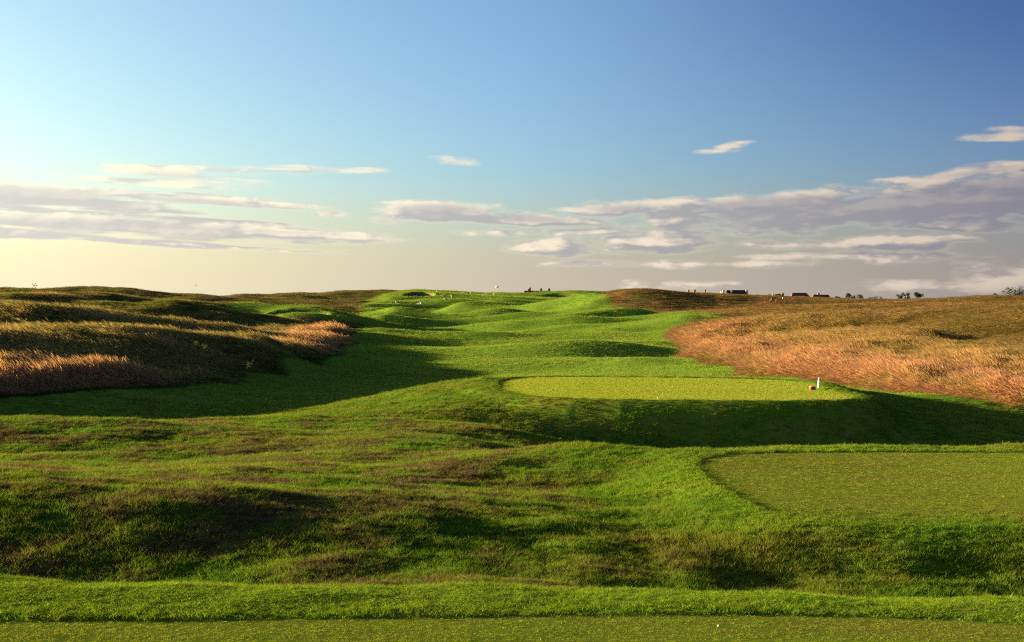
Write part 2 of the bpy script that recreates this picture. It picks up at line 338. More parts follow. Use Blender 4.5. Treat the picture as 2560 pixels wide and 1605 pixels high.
MD = mown(XX, YY)
TD = [sdist(p, XX, YY) for p, _, _ in TEES]
front_fade = np.where((XX > 2.9) & (YY > 10) & (YY < 16), sstep(13.0, 14.4, YY + .25 * fbm(XX / 1.5, YY / .8, 808, 2)), 1.0)
tee_m = np.clip(sum(sstep(.03, -.05, d) for d in TD), 0, 1) * front_fade
fair_m = sstep(-.4, .6, MD) * sstep(38, 50, YY)
sand_m = np.clip(sum(sstep(1.0, .93, bunker_r(k, XX, YY)) for k in range(3)), 0, 1)
dune_m = sstep(.5, -.6, MD)
nr, ncol = XX.shape
V = np.stack([XX, YY, ZZ], -1).reshape(-1, 3)
idx = np.arange(nr * ncol).reshape(nr, ncol)
F = np.stack([idx[:-1, :-1], idx[:-1, 1:], idx[1:, 1:], idx[1:, :-1]], -1).reshape(-1, 4)
# smooth normals of the whole sheet
e1 = V[F[:, 2]] - V[F[:, 0]]; e2 = V[F[:, 3]] - V[F[:, 1]]; fn = np.cross(e1, e2)
fn /= np.linalg.norm(fn, axis=1)[:, None] + 1e-12
VN = np.zeros_like(V)
for k in range(4): np.add.at(VN, F[:, k], fn)
VN /= np.linalg.norm(VN, axis=1)[:, None] + 1e-12
ZONE = np.stack([tee_m, fair_m, dune_m, sand_m], -1).reshape(-1, 4).astype(np.float32)
def fmean(a): return a.reshape(-1)[F].mean(1)
fc = np.stack([fmean(XX), fmean(YY)], -1)
part = np.zeros(len(F), int)                              # 0 rough, 1 fairway, 2-4 tees, 5-7 bunkers
mdf, yf = fmean(MD), fc[:, 1]
part[(mdf > 0) & (yf > 46.5)] = 1
for k in range(3):
    part[fmean(TD[k]) < 0] = 2 + k
    part[bunker_r(k, fc[:, 0], fc[:, 1]) < .97] = 5 + k

# ------------------------------------------------------------------ materials
MATS = {}
def mat(name):
    m = bpy.data.materials.new(name); m.use_nodes = True; m.node_tree.nodes.clear(); MATS[name] = m
    return m, NB(m.node_tree)
def finish(b, shader):
    o = b.new('ShaderNodeOutputMaterial'); b.l.new(shader, o.inputs[0])
def principled(b, col, rough=.8, spec=.2, normal=None, metallic=0.0):
    p = b.new('ShaderNodeBsdfPrincipled'); b.put(p.inputs['Base Color'], col if not isinstance(col, tuple) else col + (1.0,))
    b.put(p.inputs['Roughness'], rough); p.inputs['Specular IOR Level'].default_value = spec; p.inputs['Metallic'].default_value = metallic
    if normal is not None: b.l.new(normal, p.inputs['Normal'])
    return p.outputs[0]
def plain(name, col, rough=.7, spec=.3, var=.25, scale=8.0, bump=0.0):
    m, b = mat(name); ge = b.new('ShaderNodeNewGeometry'); n = b.noise(ge.outputs['Position'], scale, 4, .6)
    lo = tuple(c * (1 - var) for c in col); hi = tuple(min(1, c * (1 + var)) for c in col)
    nm = None
    if bump:
        bp = b.new('ShaderNodeBump'); bp.inputs['Strength'].default_value = bump; b.l.new(n, bp.inputs['Height']); nm = bp.outputs[0]
    finish(b, principled(b, b.mix(b.ss(n, .3, .7), lo, hi), rough, spec, nm)); return m

TURF_G, TURF_Y, TURF_B = (.085, .170, .014), (.150, .175, .024), (.090, .062, .040)
def turf_colour(b, pos):
    """patchy semi-rough: green, straw and brown by place"""
    n1 = b.noise(pos, .22, 4, .6, .5); n2 = b.noise(pos, .9, 4, .65, .3); n3 = b.noise(pos, 6.0, 3, .6)
    c = b.mix(b.ss(b.m('MULTIPLY_ADD', n2, .5, b.m('MULTIPLY', n1, .5)), .40, .62), TURF_G, TURF_Y)
    sp = b.new('ShaderNodeSeparateXYZ'); b.l.new(pos, sp.inputs[0])
    dry = b.m('MULTIPLY', b.ss(sp.outputs[0], 2.5, -1.5), b.m('MULTIPLY', b.ss(sp.outputs[1], 9.0, 10.5), b.ss(sp.outputs[1], 38.0, 28.0)))         # the ground left of the tees is drier
    lo = b.m('MULTIPLY_ADD', dry, -.12, .56)
    c = b.mix(b.m('MULTIPLY', b.ss(b.m('MULTIPLY_ADD', n3, .35, b.m('MULTIPLY', n2, .65)), lo, b.m('ADD', lo, .14)), .85), c, TURF_B)
    return c
def dune_colour(b, pos):
    n1 = b.noise(pos, .06, 4, .6, .4); n2 = b.noise(pos, .35, 4, .65, .3)
    c = b.mix(b.ss(n1, .38, .62), (.115, .115, .028), (.20, .125, .045))
    return b.mix(b.m('MULTIPLY', b.ss(n2, .45, .68), .7), c, (.27, .125, .055))

m, b = mat('ground_turf')
ge = b.new('ShaderNodeNewGeometry'); pos = ge.outputs['Position']
at = b.new('ShaderNodeAttribute', attribute_name='zone'); sp = b.new('ShaderNodeSeparateColor'); b.l.new(at.outputs['Color'], sp.inputs[0])
tee_z, fair_z, dune_z, sand_z = sp.outputs[0], sp.outputs[1], sp.outputs[2], at.outputs['Alpha']
ps = b.new('ShaderNodeSeparateXYZ'); b.l.new(pos, ps.inputs[0])
fine = b.noise(pos, 55.0, 3, .65); mid = b.noise(pos, 3.0, 5, .65, .4); big = b.noise(pos, .10, 3, .55, .4)
streak = b.noise(b.vmul(pos, (.35, 1.6, 1.0)), 1.0, 4, .6, .3)
rough_c = turf_colour(b, pos)
fair_c = b.mix(b.ss(mid, .3, .7), (.110, .215, .020), (.150, .255, .026))
fair_c = b.mix(b.m('MULTIPLY', b.ss(streak, .50, .70), .55), fair_c, (.22, .19, .045))
tee_c = b.mix(b.ss(fine, .3, .7), (.080, .128, .010), (.112, .152, .016))
tee_c = b.mix(b.m('MULTIPLY', b.ss(streak, .44, .66), .7), tee_c, (.105, .098, .018))
tee_c = b.mix(b.m('MULTIPLY', b.ss(b.noise(b.vmul(pos, (1.0, 4.0, 1.0)), 1.5, 5, .65, .3), .50, .66), .6), tee_c, (.045, .088, .008))  # dark dashes: low-sun shade of the small relief painted into the tee colour
c = b.mix(fair_z, rough_c, fair_c); c = b.mix(dune_z, c, dune_colour(b, pos)); c = b.mix(tee_z, c, tee_c)
c = b.mix(sand_z, c, b.mix(b.ss(mid, .3, .7), (.10, .055, .042), (.15, .080, .058)))
c = b.mix(b.m('MULTIPLY', b.ss(fine, .35, .75), .25), c, b.mix(1.0, c, (.45, .45, .45), 'MULTIPLY'))
bp = b.new('ShaderNodeBump'); bp.inputs['Strength'].default_value = 1.0; bp.inputs['Distance'].default_value = .05
hgt = b.m('MULTIPLY_ADD', fine, .5, b.m('MULTIPLY', mid, 2.0)); dash = b.noise(b.vmul(pos, (1.3, 5.0, 1.0)), 2.2, 5, .65, .3); hgt = b.m('ADD', b.m('MULTIPLY', hgt, b.m('MULTIPLY_ADD', tee_z, -.70, 1.0)), b.m('MULTIPLY', b.m('MULTIPLY', dash, tee_z), 1.1)); b.l.new(hgt, bp.inputs['Height'])
c = b.mix(1.0, c, (.80, .80, .80), 'MULTIPLY')
df = b.new('ShaderNodeBsdfDiffuse'); b.l.new(c, df.inputs[0]); b.l.new(bp.outputs[0], df.inputs[1]); finish(b, df.outputs[0])

def build_sheet(name, sel, material):
    f = F[sel]; used = np.unique(f); remap = np.full(len(V), -1); remap[used] = np.arange(len(used))
    me = bpy.data.meshes.new(name); me.vertices.add(len(used)); me.vertices.foreach_set('co', V[used].ravel().astype(np.float32))
    me.loops.add(len(f) * 4); me.loops.foreach_set('vertex_index', remap[f].ravel().astype(np.int32))
    me.polygons.add(len(f)); me.polygons.foreach_set('loop_start', np.arange(0, len(f) * 4, 4, dtype=np.int32))
    me.polygons.foreach_set('use_smooth', np.ones(len(f), bool))
    me.update(calc_edges=True)
    ca = me.color_attributes.new('zone', 'FLOAT_COLOR', 'POINT'); ca.data.foreach_set('color', ZONE[used].ravel())
    me.normals_split_custom_set_from_vertices(VN[used].astype(np.float32))
    me.materials.append(material)
    o = bpy.data.objects.new(name, me); C.objects.link(o); return o
names = [('ground', 'uneven links ground of rough turf and dunes', 'ground'),
         ('fairway', 'bright green rolling mown fairway running up to the green', 'fairway'),
         ('teeing_ground', 'close-mown tee at the bottom edge beneath the camera', 'tee'),
         ('teeing_ground', 'close-mown raised tee with curved edge at lower right', 'tee'),
         ('teeing_ground', 'close-mown raised tee carrying the red marker and white post', 'tee'),
         ('bunker', 'dark sand bunker in the green mound at left of the fairway', 'bunker'),
         ('bunker', 'sand bunker cut into the bank left of the green', 'bunker'),
         ('bunker', 'long dark bunker at the right of the green below the house chimneys', 'bunker')]
for k, (nm, lb, ct) in enumerate(names):
    if (part == k).any(): tag(build_sheet(nm, part == k, MATS['ground_turf']), lb, ct, None, 'structure')

# ------------------------------------------------------------------ grass: tufts scattered by geometry nodes
def blades(name, n, spread, h0, h1, width, lean, curl, head=0.0, seed=1, segs=2):
    """one tuft; attribute 'h' runs 0..1 up the blade"""
    r = random.Random(seed); vs, fs, hs = [], [], []
    for i in range(n):
        a = r.uniform(0, 2 * math.pi); rr = spread * math.sqrt(r.random()); bx, by = rr * math.cos(a), rr * math.sin(a)
        H = r.uniform(h0, h1); ta = r.uniform(0, math.pi); wx, wy = math.cos(ta) * width, math.sin(ta) * width
        dx = lean * r.uniform(.5, 1.4) + curl * r.uniform(-1, 1); dy = curl * r.uniform(-1, 1)
        base = len(vs); rings = []
        prof = [(k / segs, 1.0 - .55 * k / segs) for k in range(segs)]
        if head: prof = [(0, .8), (.45, .5), (.72, .35), (.84, head)]
        for t, w in prof:
            ox, oy = dx * t * t * H, dy * t * t * H
            rings.append((len(vs), len(vs) + 1))
            vs += [(bx + ox - wx * w, by + oy - wy * w, t * H * (1 - .18 * lean * lean * t)), (bx + ox + wx * w, by + oy + wy * w, t * H * (1 - .18 * lean * lean * t))]; hs += [t, t]
        tip = len(vs); vs.append((bx + dx * H, by + dy * H, H * (1 - .18 * lean * lean))); hs.append(1.0)
        for (p, q), (u, v) in zip(rings[:-1], rings[1:]): fs.append((p, q, v, u))
        fs.append((rings[-1][0], rings[-1][1], tip))
    me = bpy.data.meshes.new(name); me.from_pydata(vs, [], fs)
    at = me.attributes.new('h', 'FLOAT', 'POINT'); at.data.foreach_set('value', hs)
    return me

def scatter(name, label, cat, pos, rot, scl, pink, protos, material):
    me = bpy.data.meshes.new(name); n = len(pos); me.vertices.add(n); me.vertices.foreach_set('co', pos.astype(np.float32).ravel())
    for nm, arr in (('rot', rot), ('scl', scl)):
        a = me.attributes.new(nm, 'FLOAT_VECTOR', 'POINT'); a.data.foreach_set('vector', arr.astype(np.float32).ravel())
    a = me.attributes.new('pink', 'FLOAT', 'POINT'); a.data.foreach_set('value', pink.astype(np.float32))
    a = me.attributes.new('pick', 'INT', 'POINT'); a.data.foreach_set('value', rng.integers(0, len(protos), n).astype(np.int32))
    o = bpy.data.objects.new(name, me); C.objects.link(o)
    ng = bpy.data.node_groups.new(name + '_scatter', 'GeometryNodeTree')
    ng.interface.new_socket('Geometry', in_out='INPUT', socket_type='NodeSocketGeometry')
    ng.interface.new_socket('Geometry', in_out='OUTPUT', socket_type='NodeSocketGeometry')
    N_, L_ = ng.nodes, ng.links
    gi, go = N_.new('NodeGroupInput'), N_.new('NodeGroupOutput')
    g2i = N_.new('GeometryNodeGeometryToInstance')
    for pm in reversed(protos):
        pm.materials.clear(); pm.materials.append(material)
        po = bpy.data.objects.new(pm.name, pm); oi = N_.new('GeometryNodeObjectInfo'); oi.inputs['Object'].default_value = po; oi.inputs['As Instance'].default_value = False
        L_.new(oi.outputs['Geometry'], g2i.inputs[0])
    iop = N_.new('GeometryNodeInstanceOnPoints'); L_.new(gi.outputs[0], iop.inputs['Points']); L_.new(g2i.outputs[0], iop.inputs['Instance'])
    iop.inputs['Pick Instance'].default_value = True
    def na(nm, t):
        q = N_.new('GeometryNodeInputNamedAttribute'); q.data_type = t; q.inputs[0].default_value = nm; return q.outputs[0]
    L_.new(na('pick', 'INT'), iop.inputs['Instance Index']); L_.new(na('scl', 'FLOAT_VECTOR'), iop.inputs['Scale'])
    e = N_.new('FunctionNodeEulerToRotation'); L_.new(na('rot', 'FLOAT_VECTOR'), e.inputs[0]); L_.new(e.outputs[0], iop.inputs['Rotation'])
    L_.new(iop.outputs[0], go.inputs[0])
    md = o.modifiers.new('scatter', 'NODES'); md.node_group = ng
    return tag(o, label, cat, None, 'stuff')

def grass_mat(name, kind):
    m, b = mat(name); ge = b.new('ShaderNodeNewGeometry'); pos = ge.outputs['Position']
    h = b.new('ShaderNodeAttribute', attribute_name='h').outputs['Fac']
    pk = b.new('ShaderNodeAttribute', attribute_name='pink', attribute_type='INSTANCER').outputs['Fac']
    oi = b.new('ShaderNodeObjectInfo').outputs['Random']
    if kind == 'turf':
        c = turf_colour(b, pos); c = b.mix(pk, c, (.150, .250, .016))
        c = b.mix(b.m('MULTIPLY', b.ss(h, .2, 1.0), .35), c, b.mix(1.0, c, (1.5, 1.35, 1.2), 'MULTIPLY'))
        c = b.mix(b.m('MULTIPLY', b.ss(oi, .82, 1.0), .5), c, (.20, .15, .06))
    elif kind == 'fair':
        mid = b.noise(pos, .9, 4, .6, .4); streak = b.noise(b.vmul(pos, (.12, .5, 1.0)), 1.0, 4, .6, .3)
        c = b.mix(b.ss(mid, .3, .7), (.120, .205, .028), (.170, .250, .036))
        c = b.mix(b.m('MULTIPLY', b.ss(streak, .48, .68), .6), c, (.24, .21, .05))
        c = b.mix(pk, b.mix(b.ss(streak, .42, .66), (.25, .32, .034), (.30, .31, .050)), c)
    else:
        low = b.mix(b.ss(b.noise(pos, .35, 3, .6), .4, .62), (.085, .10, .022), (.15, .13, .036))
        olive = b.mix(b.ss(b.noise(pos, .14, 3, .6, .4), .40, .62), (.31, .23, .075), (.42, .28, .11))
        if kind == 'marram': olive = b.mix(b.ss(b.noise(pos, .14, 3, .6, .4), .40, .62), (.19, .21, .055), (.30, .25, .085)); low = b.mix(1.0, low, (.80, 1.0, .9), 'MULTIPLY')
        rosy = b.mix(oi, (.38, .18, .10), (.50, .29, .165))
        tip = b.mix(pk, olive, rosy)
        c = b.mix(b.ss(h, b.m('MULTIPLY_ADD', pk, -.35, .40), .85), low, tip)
    c = b.mix(1.0, c, (.80, .80, .80), 'MULTIPLY')
    d = b.new('ShaderNodeBsdfDiffuse'); b.l.new(c, d.inputs[0]); t = b.new('ShaderNodeBsdfTranslucent'); b.l.new(b.mix(1.0, c, (1.25, 1.2, .8), 'MULTIPLY'), t.inputs[0])
    ms = b.new('ShaderNodeMixShader'); ms.inputs[0].default_value = .38 if kind in ('turf', 'fair') else .46; b.l.new(d.outputs[0], ms.inputs[1]); b.l.new(t.outputs[0], ms.inputs[2])
    finish(b, ms.outputs[0]); return m
M_TURF, M_TALL, M_MARRAM = grass_mat('turf_blades', 'turf'), grass_mat('tall_grass_blades', 'tall'), grass_mat('marram_blades', 'marram')

def sample(n, s0, s1, y0, y1):
    s = rng.uniform(s0, s1, n); Y = np.exp(rng.uniform(math.log(y0 + OFF), math.log(y1 + OFF), n)) - OFF
    return s * (Y + OFF), Y
def place(X, Y, dz=0.0): return np.stack([X, Y, hz(X, Y) + dz], -1)

# short turf of the foreground
turf_p = [blades('turf_tuft', 26, .5, .5, 1.0, .020, -.15, .55, 0, 11 + k) for k in range(5)]
X, Y = sample(170000, -.50, .50, 7.2, 50)
td = np.min([sdist(p, X, Y) for p, _, _ in TEES], 0); melt = (X > 3.0) & (Y > 12) & (Y < 14.6) & (rng.random(len(X)) < sstep(14.5, 13.0, Y)); keep = ((td > .0) | melt) & (mown(X, Y) > -.5); X, Y, td, melt = X[keep], Y[keep], td[keep], melt[keep]
inside = melt & (td < 0); td = np.where(inside, 1.3, td)
n = len(X); patch = fbm(X / 1.6, Y / 1.6, 301, 3); size = .055 * ((Y + 3) / 11) ** .75
hgt = (.045 + .028 * np.clip(patch, -.8, 1.2)) * rng.uniform(.6, 1.35, n) * (1 + .35 * sstep(9, 11, Y) * sstep(16, 11.5, Y) * (X > 1.5)) * sstep(56, 30, Y) ** .5
hgt = hgt * (.50 + .50 * sstep(.2, 1.2, td)) * (.22 + .78 * sstep(8.6, 10.3, Y)) + .010 + .022 * sstep(.35, .05, td) * np.clip(.55 + .8 * fbm(X / .8, Y / .8, 711, 2), .1, 1.2) * (1 - .8 * (Y > 10) * (Y < 13.6) * (X > 2.5))
hgt = np.where(inside, hgt * (.18 + .5 * sstep(14.4, 12.9, Y)), hgt)
collar = .6 * sstep(1.0, .3, td) + .75 * sstep(9.2, 8.4, Y) - .5 * sstep(-.1, .6, fbm(X / .9, Y / .35, 515, 3))
scl = np.stack([size * rng.uniform(1.2, 2.0, n), size * rng.uniform(1.2, 2.0, n), hgt], -1)
rot = np.stack([rng.normal(0, .15, n), rng.normal(0, .15, n), rng.uniform(0, 6.28, n)], -1)
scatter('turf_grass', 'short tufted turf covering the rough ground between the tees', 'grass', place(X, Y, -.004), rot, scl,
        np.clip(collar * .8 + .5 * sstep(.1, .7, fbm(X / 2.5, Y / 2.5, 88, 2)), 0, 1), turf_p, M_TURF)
# close-mown tops of the two nearer tees
X, Y = sample(200000, -.48, .48, 5.0, 19.4); td = np.min([sdist(p, X, Y) for p, _, _ in TEES[:2]], 0); k_ = td < -.01; X, Y = X[k_], Y[k_]; n = len(X)
size = .024 * ((Y + 3) / 11) ** .9 * rng.uniform(.6, 1.5, n)
scl = np.stack([size * 1.6, size * 1.6, rng.uniform(.003, .007, n)], -1)
mown_p = [blades('mown_tuft', 26, .6, .4, 1.0, .020, -.03, .10, 0, 31 + k) for k in range(5)]
m_mown, b = mat('mown_blades'); ge = b.new('ShaderNodeNewGeometry')
c = b.mix(b.ss(b.noise(b.vmul(ge.outputs['Position'], (.7, 2.4, 1.0)), 1.6, 5, .65), .36, .66), (.064, .106, .009), (.042, .090, .007))
c = b.mix(b.m('MULTIPLY', b.ss(b.noise(ge.outputs['Position'], .8, 4, .6), .52, .68), .5), c, (.078, .072, .015))
d = b.new('ShaderNodeBsdfDiffuse'); b.l.new(c, d.inputs[0]); finish(b, d.outputs[0])
scatter('mown_grass', 'fine clipped grass on the tops of the two nearer tees', 'grass', place(X, Y, -.002), np.stack([rng.normal(0, .1, n), rng.normal(0, .1, n), rng.uniform(0, 6.28, n)], -1), scl, np.zeros(n), mown_p, m_mown)

# blades of the mown fairway and of the tee in front of it
X, Y = sample(190000, -.30, .42, 34, 285); X2, Y2 = sample(60000, -.03, .31, 34.5, 47); q_ = sdist(TEES[2][0], X2, Y2) < -.03; X = np.concatenate([X, X2[q_]]); Y = np.concatenate([Y, Y2[q_]]); td = sdist(TEES[2][0], X, Y); k_ = (mown(X, Y) > -.4) & ((Y > 47) | (td < -.03)); X, Y, td = X[k_], Y[k_], td[k_]; n = len(X)
k_ = np.min([bunker_r(q, X, Y) for q in range(3)], 0) > 1.0; X, Y, td = X[k_], Y[k_], td[k_]; n = len(X)
size = .055 * ((Y + 3) / 11) ** .95; tt = td < 0
hh_ = np.where(tt, .012, .035 + .03 * np.clip(fbm(X / 6, Y / 3.5, 909, 3), -.6, 1)) * rng.uniform(.7, 1.3, n) * (1 + Y / 250)
size = np.where(tt, size * .5, size); scl = np.stack([size * 1.7, size * 1.7, hh_], -1)
scatter('fairway_grass', 'mown grass of the fairway and of the tee with the red marker', 'grass', place(X, Y, -.003), np.stack([rng.normal(0, .1, n), rng.normal(0, .1, n), rng.uniform(0, 6.28, n)], -1), scl,
        np.where(tt, 0., 1.), mown_p, grass_mat('fairway_blades', 'fair'))

# tall fescue
tall_p = [blades('fescue_clump', 44, .32, .50, 1.0, .0058, -.50, .20, 1.7, 51 + k) for k in range(6)]
def tall(name, label, X, Y, hgt, wide, pink, tilt=.12, dz=-.02, wob=.13, ma=None):
    n = len(X)
    scl = np.stack([wide * rng.uniform(.8, 1.3, n), wide * rng.uniform(.8, 1.3, n), hgt], -1)
    rot = np.stack([rng.normal(0, wob, n), rng.normal(-tilt, wob, n), rng.normal(0, .45, n)], -1)
    scatter(name, label, 'grass', place(X, Y, dz), rot, scl, np.clip(pink, 0, 1), [p.copy() for p in tall_p], ma or M_TALL)
# right bank
X, Y = sample(120000, -.05, .56, 40, 135); e = -mown(X, Y); k_ = (e > -.2) & (X > 5); X, Y, e = X[k_], Y[k_], e[k_]
nb = fbm(X / 4, Y / 6, 401, 3)
front = sstep(20, 7, e + 3 * nb) * sstep(125, 105, Y)
hg = (.28 + .75 * front) * (.75 + .35 * np.clip(nb, -1, 1)) * (.30 + .70 * sstep(-.2, 1.6, e)) * rng.uniform(.7, 1.2, len(X))
var = fbm(X / 2.4, Y / 4.5, 77, 3); hg = hg * (1 - .45 * sstep(.1, .6, var)); low_e = sstep(9, 4, e + 2 * nb)
pk = front * (.35 + .65 * low_e) * (1 - .95 * sstep(-.05, .35, var)) + .22 * sstep(.1, .6, fbm(X / 9, Y / 9, 55, 2)) * (1 - front)
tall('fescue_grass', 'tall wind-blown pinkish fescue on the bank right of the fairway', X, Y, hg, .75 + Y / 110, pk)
# left strip and nearest left dune
X, Y = sample(110000, -.62, -.05, 40, 112); e = -mown(X, Y); k_ = (e > -.2) & (X < -5); X, Y, e = X[k_], Y[k_], e[k_]
nb = fbm(X / 4, Y / 6, 411, 3)
strip = sstep(55.0, 52.0, Y - .35 * (X + 20)) + sstep(74, 82, Y) * sstep(6, 2.5, e)
hg = (.42 + .50 * strip) * (.8 + .35 * np.clip(nb, -1, 1)) * (.30 + .70 * sstep(-.2, 1.4, e)) * rng.uniform(.7, 1.2, len(X))
pale = rng.random(len(X)) < .34; hg = np.where(pale, hg * 1.35, hg)
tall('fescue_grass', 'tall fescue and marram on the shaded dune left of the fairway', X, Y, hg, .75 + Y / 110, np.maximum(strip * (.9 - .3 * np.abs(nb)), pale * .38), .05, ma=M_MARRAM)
# far dunes, shorter and thinner
X, Y = sample(130000, -.56, .56, 100, 270); e = -mown(X, Y); k_ = (e > .0) & ((X < 0) | (Y > 125)); X, Y, e = X[k_], Y[k_], e[k_]
nb = fbm(X / 5, Y / 7, 421, 3)
hg = (.26 + .16 * np.clip(nb, -1, 1)) * (1 - .35 * sstep(150, 190, Y)) * rng.uniform(.6, 1.3, len(X)) * (.4 + .6 * sstep(0, 2, e))
pk = .45 * sstep(-.1, .5, fbm(X / 12, Y / 12, 431, 2)) + .30 * (X > 0)
for sel, lb, ma_ in ((X < 0, 'short olive grass over the farther dunes left of the fairway', M_MARRAM), (X >= 0, 'short golden-brown grass over the farther dunes right of the fairway', M_TALL)):
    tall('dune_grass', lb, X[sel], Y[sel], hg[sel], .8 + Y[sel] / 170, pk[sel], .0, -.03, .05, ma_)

# ------------------------------------------------------------------ small solid things
def mesh_obj(name, bm, material, parent=None, smooth=False):
    me = bpy.data.meshes.new(name); bmesh.ops.recalc_face_normals(bm, faces=bm.faces); bm.to_mesh(me); bm.free()
    if smooth:
        for p in me.polygons: p.use_smooth = True
    me.materials.append(material); o = bpy.data.objects.new(name, me); C.objects.link(o)
    if parent: o.parent = parent
    return o
def empty(name, loc, rz=0):
    o = bpy.data.objects.new(name, None); C.objects.link(o); o.location = loc; o.rotation_euler = (0, 0, rz); o.empty_display_size = .2; return o
def box(bm, x0, x1, y0, y1, z0, z1, bev=0.0):
    r = bmesh.ops.create_cube(bm, size=1.0); vs = r['verts']
    for v in vs: v.co = Vector(((x0 + x1) / 2 + v.co.x * (x1 - x0), (y0 + y1) / 2 + v.co.y * (y1 - y0), (z0 + z1) / 2 + v.co.z * (z1 - z0)))
    if bev:
        es = list({e for v in vs for e in v.link_edges}); bmesh.ops.bevel(bm, geom=es, offset=bev, segments=2, affect='EDGES')
def tube(bm, pts, seg=8):
    """pts: (x, y, z, radius)"""
    rings = []
    for i, (x, y, z, r) in enumerate(pts):
        p = Vector((x, y, z)); a = Vector(pts[max(i - 1, 0)][:3]); c_ = Vector(pts[min(i + 1, len(pts) - 1)][:3])
        t = (c_ - a).normalized(); u = t.orthogonal().normalized(); w = t.cross(u)
        rings.append([bm.verts.new(p + (u * math.cos(k * 2 * math.pi / seg) + w * math.sin(k * 2 * math.pi / seg)) * r) for k in range(seg)])
    for A_, B_ in zip(rings[:-1], rings[1:]):
        for k in range(seg): bm.faces.new((A_[k], A_[(k + 1) % seg], B_[(k + 1) % seg], B_[k]))
    bm.faces.new(rings[0][::-1]); bm.faces.new(rings[-1])
red = plain('red_paint', (.42, .008, .008), .45, .4, .12); cream = plain('bare_wood_top', (.62, .45, .27), .7, .2, .15, 30)
white = plain('white_plastic', (.80, .80, .78), .4, .4, .04); dark_wood = plain('dark_wood', (.075, .035, .022), .75, .2, .3, 20)
feather = plain('white_feather', (.55, .54, .52), .7, .2, .05); grey_f = plain('grey_feather', (.25, .26, .28), .7, .2, .1)
beak = plain('yellow_beak', (.6, .35, .05), .5); brick = plain('red_brick', (.23, .085, .045), .85, .15, .3, 3); tile = plain('brown_tile', (.13, .05, .032), .8, .15, .3, 2)
slate = plain('slate', (.028, .030, .038), .6, .3, .25, 2); render_w = plain('white_render', (.55, .55, .56), .8, .2, .06, 1); pot = plain('clay_pot', (.25, .10, .05), .8)
darkwall = plain('brown_render', (.16, .11, .08), .85, .1, .2, 1); glass = plain('window_glass', (.02, .025, .03), .1, .5, .1)
bark = plain('bark', (.05, .038, .028), .9, .1, .3, 6); metal = plain('grey_metal', (.18, .18, .17), .5, .4, .15)
yellow = plain('yellow_petals', (.62, .48, .03), .7, .2, .15, 30); stemg = plain('weed_stem', (.10, .13, .03), .8, .1, .2, 10)

# tee marker: painted block with a pale worn top
x, y, z = hit(2031, 975, 30, 48)
t = tag(empty('tee_marker', (x, y, z - .01), math.radians(12)), 'small red wooden tee marker block with a pale top', 'tee marker')
bm = bmesh.new(); box(bm, -.088, .088, -.07, .07, 0, .125, .012); mesh_obj('block', bm, red, t)
bm = bmesh.new(); box(bm, -.084, .084, -.066, .066, .1255, .138, .005); mesh_obj('top', bm, cream, t)
# white post
x, y, z = hit(2047, 970, 30, 48)
t = tag(empty('marker_post', (x, y, z - .03)), 'short white round post beside the red tee marker', 'post')
bm = bmesh.new(); tube(bm, [(0, 0, 0, .036), (.004, 0, .18, .036), (.012, 0, .36, .034)], 16); mesh_obj('shaft', bm, white, t, True)
bm = bmesh.new(); tube(bm, [(.012, 0, .361, .034), (.013, 0, .372, .030), (.0135, 0, .379, .016)], 16); mesh_obj('cap', bm, white, t, True)
# broken white peg on the nearest tee
x, y, z = hit(1795, 1567, 5, 9)
bm = bmesh.new(); tube(bm, [(0, 0, -.01, .003), (.001, 0, .006, .0024), (.002, 0, .009, .0036), (.002, 0, .011, .0042)], 8)
o = mesh_obj('golf_tee', bm, white, None, True); o.location = (x, y, z); tag(o, 'tiny white golf tee stuck in the nearest tee', 'golf tee')
x, y, z = hit(1645, 996, 30, 48); bm = bmesh.new(); bmesh.ops.create_icosphere(bm, subdivisions=3, radius=.0214)
o = mesh_obj('golf_ball', bm, white, None, True); o.location = (x, y, z + .02); tag(o, 'white golf ball lying near the front of the far tee', 'golf ball')

# flagstick
Y = 258.0; X = (1245.5 - 1280) * Y / FPX; z = float(hz(X, Y))
t = tag(empty('flagstick', (X, Y, z)), 'thin flagstick with a small white and dark flag on the green', 'flagstick')
bm = bmesh.new(); tube(bm, [(0, 0, 0, .036), (0, 0, 1.2, .034), (0, 0, 2.3, .03)], 8); mesh_obj('pole', bm, metal, t, True)
def flagmesh(x0, x1, z0, z1):
    bm = bmesh.new(); n = 6; fr = []
    for s in (-.006, .006):
        row = []
        for i in range(n + 1):
            xx = x0 + (x1 - x0) * i / n; off = .05 * math.sin(xx * 9); dr = -.12 * abs(xx)
            row.append((bm.verts.new((xx, off + s, z0 + dr)), bm.verts.new((xx, off + s, z1 + dr))))
        fr.append(row)
    for r_ in fr:
        for a_, b2 in zip(r_[:-1], r_[1:]): bm.faces.new((a_[0], b2[0], b2[1], a_[1]))
    for i in range(n):
        bm.faces.new((fr[0][i][0], fr[0][i + 1][0], fr[1][i + 1][0], fr[1][i][0])); bm.faces.new((fr[0][i][1], fr[0][i + 1][1], fr[1][i + 1][1], fr[1][i][1]))
    for i in (0, n): bm.faces.new((fr[0][i][0], fr[0][i][1], fr[1][i][1], fr[1][i][0]))
    return bm
fl = mesh_obj('flag', flagmesh(-.52, -.03, 1.92, 2.26), white, t, True)
mesh_obj('stripe', flagmesh(-.26, -.025, 2.0601, 2.262), plain('flag_red', (.20, .02, .02)), fl, True).scale = (1.0, 1.6, 1.0)

